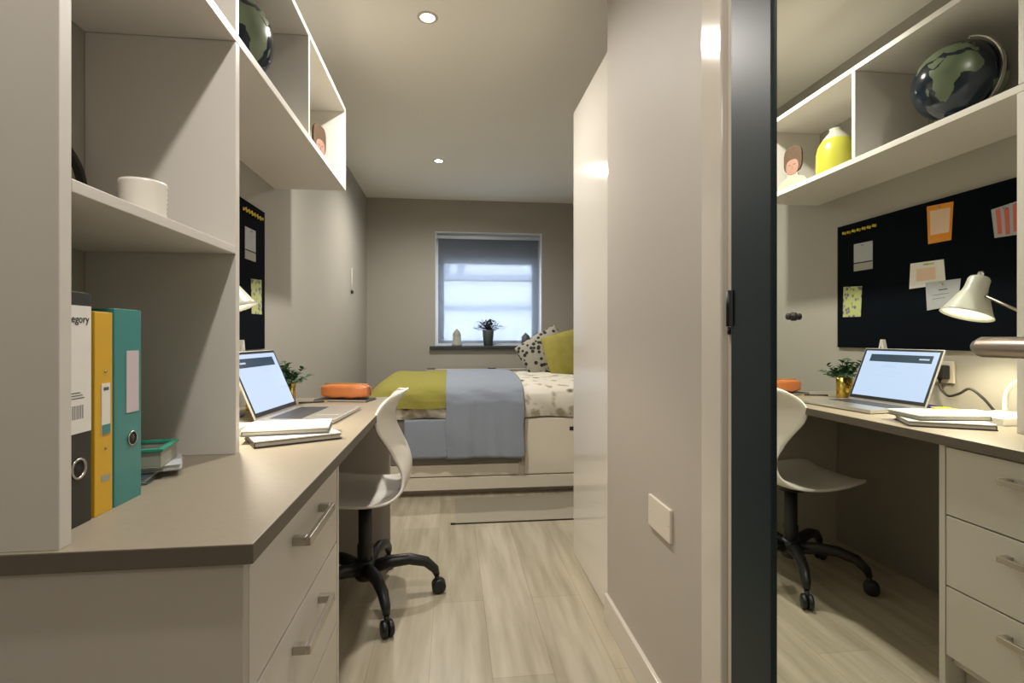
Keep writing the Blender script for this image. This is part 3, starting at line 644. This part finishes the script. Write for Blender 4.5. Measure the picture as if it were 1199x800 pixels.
# standing portrait cut-out
ct = empty('portrait_cutout', (-.600, 2.425, 1.752), rz=R(-18), label='cut out portrait of a person with brown hair beside the yellow vase', cat='cutout')
def ell(cy, cz, ry, rz_, n=28, sq=2): return [(cy+ry*math.copysign(abs(math.cos(2*math.pi*k/n))**(2/sq), math.cos(2*math.pi*k/n)), cz+rz_*math.copysign(abs(math.sin(2*math.pi*k/n))**(2/sq), math.sin(2*math.pi*k/n))) for k in range(n)]
MB().prism([(-.085, 0), (.085, 0), (.082, .045), (.062, .070), (.030, .082), (.026, .100), (-.026, .100), (-.030, .082), (-.062, .070), (-.082, .045)], 'x', -.006, .006).build('shoulders', 'skinpale', ct, bevel=.002)
MB().prism(ell(0, .168, .050, .066, 28, 3.2), 'x', -.006, .0055).build('hair', 'hair', ct, bevel=.002)
fc = MB().prism(ell(0, .130, .034, .038, 28, 2.6), 'x', .0056, .0085).build('face', 'skin', ct, bevel=.002)
MB().prism([(-.020, .140), (-.008, .140), (-.008, .143), (-.020, .143)], 'x', .0085, .0092).prism([(.008, .140), (.020, .140), (.020, .143), (.008, .143)], 'x', .0085, .0092).build('eyes', 'hair', fc)
MB().prism([(-.010, .108), (.010, .108), (.007, .111), (-.007, .111)], 'x', .0085, .0092).build('mouth', 'pinkc', fc)
MB().prism([(-.004, .120), (.004, .120), (.001, .138), (-.001, .138)], 'x', .0085, .0105).build('nose', 'skin', fc)
MB().box(-.028, .028, -.03, .03, 0, .004).build('foot', 'stone', ct)

# ------------------------------------------------------------------ wall fittings
ws = empty('switch_plate', (XR, 1.337, .541), label='blank white double plate low on the right wall', cat='switch plate')
MB().box(-.009, 0, -.0735, .0735, -.0435, .0435, .003).build('plate', 'socket', ws)
for s_ in (-1, 1): MB().lathe([(0, 0), (.003, 0), (.003, .0006), (0, .0006)], 12, Matrix.Translation((-.009, s_*.060, 0)) @ Matrix.Rotation(R(-90), 4, 'Y')).build('screw_cap', 'socket', ws)
wc = empty('pull_cord', (XL, 4.42, 1.40), label='thin pale cord with a dark toggle on the left wall', cat='cord')
MB().tube([(.008, 0, .01), (.008, .006, .08), (.008, .008, .20)], .003, 8).build('cord', 'shell', wc)
MB().lathe([(0, -.018), (.010, -.015), (.012, 0), (.008, .012), (0, .014)], 16, Matrix.Translation((.0125, 0, 0))).build('toggle', 'dark', wc)

# ------------------------------------------------------------------ bed
bd = empty('bed', (.355, 4.0, 0), label='white storage bed standing across the room under the window', cat='bed')
YF = 3.335
bx('bed_base', 'bedw', bd, -.975, .975, YF-4.0+.015, .66, .045, .50, bevel=.004)
bx('plinth', 'carcass', bd, -.93, .95, YF-4.0+.075, .62, 0, .045)
bx('bottom_rail', 'bedw', bd, -.97, .97, YF-4.0-.006, YF-4.0+.014, .045, .125, bevel=.002)
def bdr(x0, x1, z1):
    d_ = bx('drawer', 'bedw', bd, x0, x1, YF-4.0-.006, YF-4.0+.014, .132, z1, bevel=.004)
    return d_
d1 = bdr(-.93, .075, .205); d2 = bdr(.112, .95, .495)
bx('shade_strip', 'shadelam', bd, -.93, .095, YF-4.0-.004, YF-4.0+.013, .212, .495)  # solid dark strip standing in for the shaded gap under the blanket
for d_, xc in ((d2, .452),):
    MB().box(xc-.042, xc+.042, YF-4.0-.0085, YF-4.0-.0062, .410, .436).build('handle', 'black', d_, bevel=.001)
for x in (-.93, .93): bx('foot', 'black', bd, x-.02, x+.02, YF-4.0+.03, YF-4.0+.07, 0, .045)
# duvet
def bedtop(x, y):       # soft mound height above floor
    k = max(0, min(1, (x+.62)/.16)); edge = 1-(1-k)**2.4
    cross = max(0, 1-((y-4.02)/.80)**2)
    return .50 + (.145+.075*cross)*edge
def duv(u, v):
    x = -.605+u*1.915; t_ = v; 
    # path: front bottom -> front top -> back top -> back bottom
    P = [(3.325, .505), (3.308, .56), (3.306, .62), (3.33, .665), (3.40, .70), (3.6, .725), (4.0, .735), (4.4, .725), (4.62, .70), (4.685, .66), (4.69, .505)]
    k = t_*(len(P)-1); i = min(int(k), len(P)-2); f = k-i
    a_, b_, c_, d_ = P[max(i-1, 0)], P[i], P[i+1], P[min(i+2, len(P)-1)]
    q = [.5*((2*b_[n_])+(c_[n_]-a_[n_])*f+(2*a_[n_]-5*b_[n_]+4*c_[n_]-d_[n_])*f*f+(-a_[n_]+3*b_[n_]-3*c_[n_]+d_[n_])*f**3) for n_ in (0, 1)]
    e0 = max(0, min(1, u/.11)); e1 = max(0, min(1, (1-u)/.06)); fall = (1-(1-e0)**2.6)*(1-(1-e1)**3)
    z = .505+(q[1]-.505)*fall
    z += .004*math.sin(x*17+q[0]*5)*fall; y = q[0] - .006*math.sin(x*23+z*30)*(1 if t_ < .3 else 0)
    return (x, y, z)
dv_ = MB().grid(duv, 90, 60)
duvet = tag(dv_.build('duvet', 'floral'), 'white floral duvet covering the bed', 'duvet')
dv2 = bx('mattress', 'stone', bd, -.95, .945, YF-4.0+.03, .655, .501, .60, bevel=.02)
# cloths lying over the duvet
def cloth(name, u0, u1, drop_z, m_, label, cat, off=.008, back=.55, foot=False, amp=.004, seed=0):
    def path(u, v):
        x0 = -.605+u*1.915
        if v < .35:      # hanging front
            k = v/.35; top = duv(u, .18); tz = top[2]+off*.6; ty_ = top[1]-off*1.3
            z = drop_z + (tz-drop_z)*k; out = .020*(1-k)
            fold = amp*math.sin(x0*34+seed)*(1-k*.7) + amp*.6*math.sin(x0*71+1.3+seed)*(1-k)
            return (x0+.004*math.sin(z*25), ty_-out*.3-fold, z+.004*math.sin(x0*9+seed)*(1-k))
        k = (v-.35)/.65; t_ = .18+(back-.18)*k; p = duv(u, t_); q = duv(u, min(1, t_+.01)); tn = Vector((0, q[1]-p[1], q[2]-p[2])).normalized()
        nn = Vector((0, -tn.z, tn.y)); 
        kk = min(1, k/.06); o_ = off*(1+.3*(1-kk))
        return (p[0], p[1]+nn.y*o_, p[2]+nn.z*o_)
    def fn(u, v): return path(u0+(u1-u0)*u, v)
    return tag(MB().grid(fn, 60, 64).build(name, m_, solid=.006, off=0), label, cat)
th = cloth('throw_blanket', .0, .297, .575, 'throw', 'mustard yellow throw over the foot of the bed', 'throw', off=.010, back=.98, amp=.003)
gb_ = cloth('grey_blanket', .2935, .555, .255, 'blanket', 'grey blue blanket hanging over the middle of the bed front', 'blanket', off=.019, back=.98, amp=.005)
# folded under layer of the grey blanket at the foot side
def und(u, v):
    x = -.30+u*.27; z = .26+v*.245
    return (x, 3.293-.004*math.sin(x*40)-.012*(1-v), z)
MB().grid(und, 20, 14).build('folded_edge', 'blanket', gb_, solid=.006, off=0)
# pillows
def pillow(name, loc, rot, W, H, T, m_, label):
    def fn(side):
        def f(u, v):
            a_, b_ = u*2-1, v*2-1
            k = (max(0, 1-abs(a_)**2.6)*max(0, 1-abs(b_)**2.6))**.55
            px = a_*W/2*(1-.08*abs(b_)**2*1+.05*abs(a_*b_)**3); pz = b_*H/2*(1-.08*abs(a_)**2+.05*abs(a_*b_)**3)
            return (px, side*T/2*k, pz)
        return f
    mb = MB().grid(fn(1), 28, 28).grid(fn(-1), 28, 28)
    o_ = mb.build(name, m_, merge=True, subd=1, loc=loc, rot=rot); return tag(o_, label, 'pillow', 'pillows at the head of the bed')
pillow('scatter_pillow', (.765, 4.22, .885), (R(-14), R(-30), R(6)), .42, .36, .14, 'spotpillow', 'pillow with black spots leaning left behind the yellow one')
pillow('scatter_pillow', (.960, 4.02, .90), (R(-16), R(-14), R(2)), .48, .38, .15, 'ypillow', 'yellow pillow in front of the spotted one')
pillow('bed_pillow', (1.20, 4.42, .92), (R(-8), R(-8), R(80)), .50, .40, .15, 'ypillow', 'yellow green pillow at the head end behind the wardrobe edge')

# radiator under the window
rd = empty('radiator', (.25, 5.14, .12), label='low white radiator with a dark top grille under the window sill', cat='radiator')
r_ = MB()
for k in range(24): r_.box(-.50+k*.042, -.462+k*.042, -.02, .02, .0, .575)
r_.build('panel', 'white', rd, bevel=.003)
MB().box(-.51, .51, -.028, .03, .575, .585).build('top_cover', 'white', rd, bevel=.002)
for k in range(2): MB().box(-.50+k*.60, -.42+k*.60, -.029, .031, .5855, .592).build('top_grille', 'black', rd)
for s_ in (-.45, .45): MB().box(s_-.01, s_+.01, .02, .09, .1, .5).build('bracket', 'white', rd); MB().tube([(s_, 0, -.12), (s_, 0, .01)], .008, 10).build('pipe', 'white', rd)

# sill objects
sp = empty('potted_heather', (.360, 5.228, .93), label='dark leafy plant in a grey tapered pot in the middle of the window sill', cat='plant')
MB().lathe([(0, 0), (.044, 0), (.060, .155), (.062, .160), (.056, .160), (.052, .14), (0, .14)], 32).build('pot', 'zinc', sp)
lf = MB(); rnd = random.Random(11)
for i in range(300):
    az = rnd.random()*6.283; el = R(rnd.uniform(15, 85)); L = rnd.uniform(.02, .13)
    dv = Vector((math.cos(az)*math.cos(el)*1.35, math.sin(az)*math.cos(el)*.38, math.sin(el)*.85))
    p0 = Vector((0, 0, .142)) + dv*L; 
    if p0.z > .30: p0.z = .30
    leaf(lf, p0, dv+Vector((rnd.uniform(-.4, .4), rnd.uniform(-.3, .3), rnd.uniform(-.2, .3))), rnd.uniform(.035, .055), rnd.uniform(.016, .024))
lf.build('foliage', 'leafdark', sp)
sb = empty('sill_bottle', (.045, 5.228, .93), label='pale pointed lantern at the left end of the window sill', cat='lantern')
MB().lathe([(0, 0), (.048, 0), (.048, .02), (.042, .025), (.040, .105), (.034, .115)], 24).build('body', 'stone', sb)
MB().lathe([(.044, .112), (.034, .135), (.016, .160), (.008, .170), (0, .172)], 24).build('lid', 'stone', sb)
sc = empty('sill_ornament', (.745, 5.228, .93), label='small dark dome topped jar at the right end of the window sill', cat='jar')
MB().lathe([(0, 0), (.036, 0), (.044, .02), (.044, .07), (.040, .078)], 24).build('body', 'greypl', sc)
MB().lathe([(.046, .078), (.040, .098), (.022, .118), (.008, .124), (.008, .134), (0, .136)], 24).build('lid', 'greypl', sc)

# rug
rg_ = empty('rug', (.62, 3.06, 0), label='thin grey rug with a dark bound edge on the floor before the bed', cat='rug')
bx('pile', 'rugm', rg_, -.60, .74, -.215, .22, 0, .006, bevel=.001)
MB().box(-.605, .745, -.222, -.216, 0, .0065).build('bound_edge', 'rugb', rg_)
MB().box(-.630, -.604, -.226, -.212, 0, .008).build('corner_tab', 'rugb', rg_, bevel=.001)
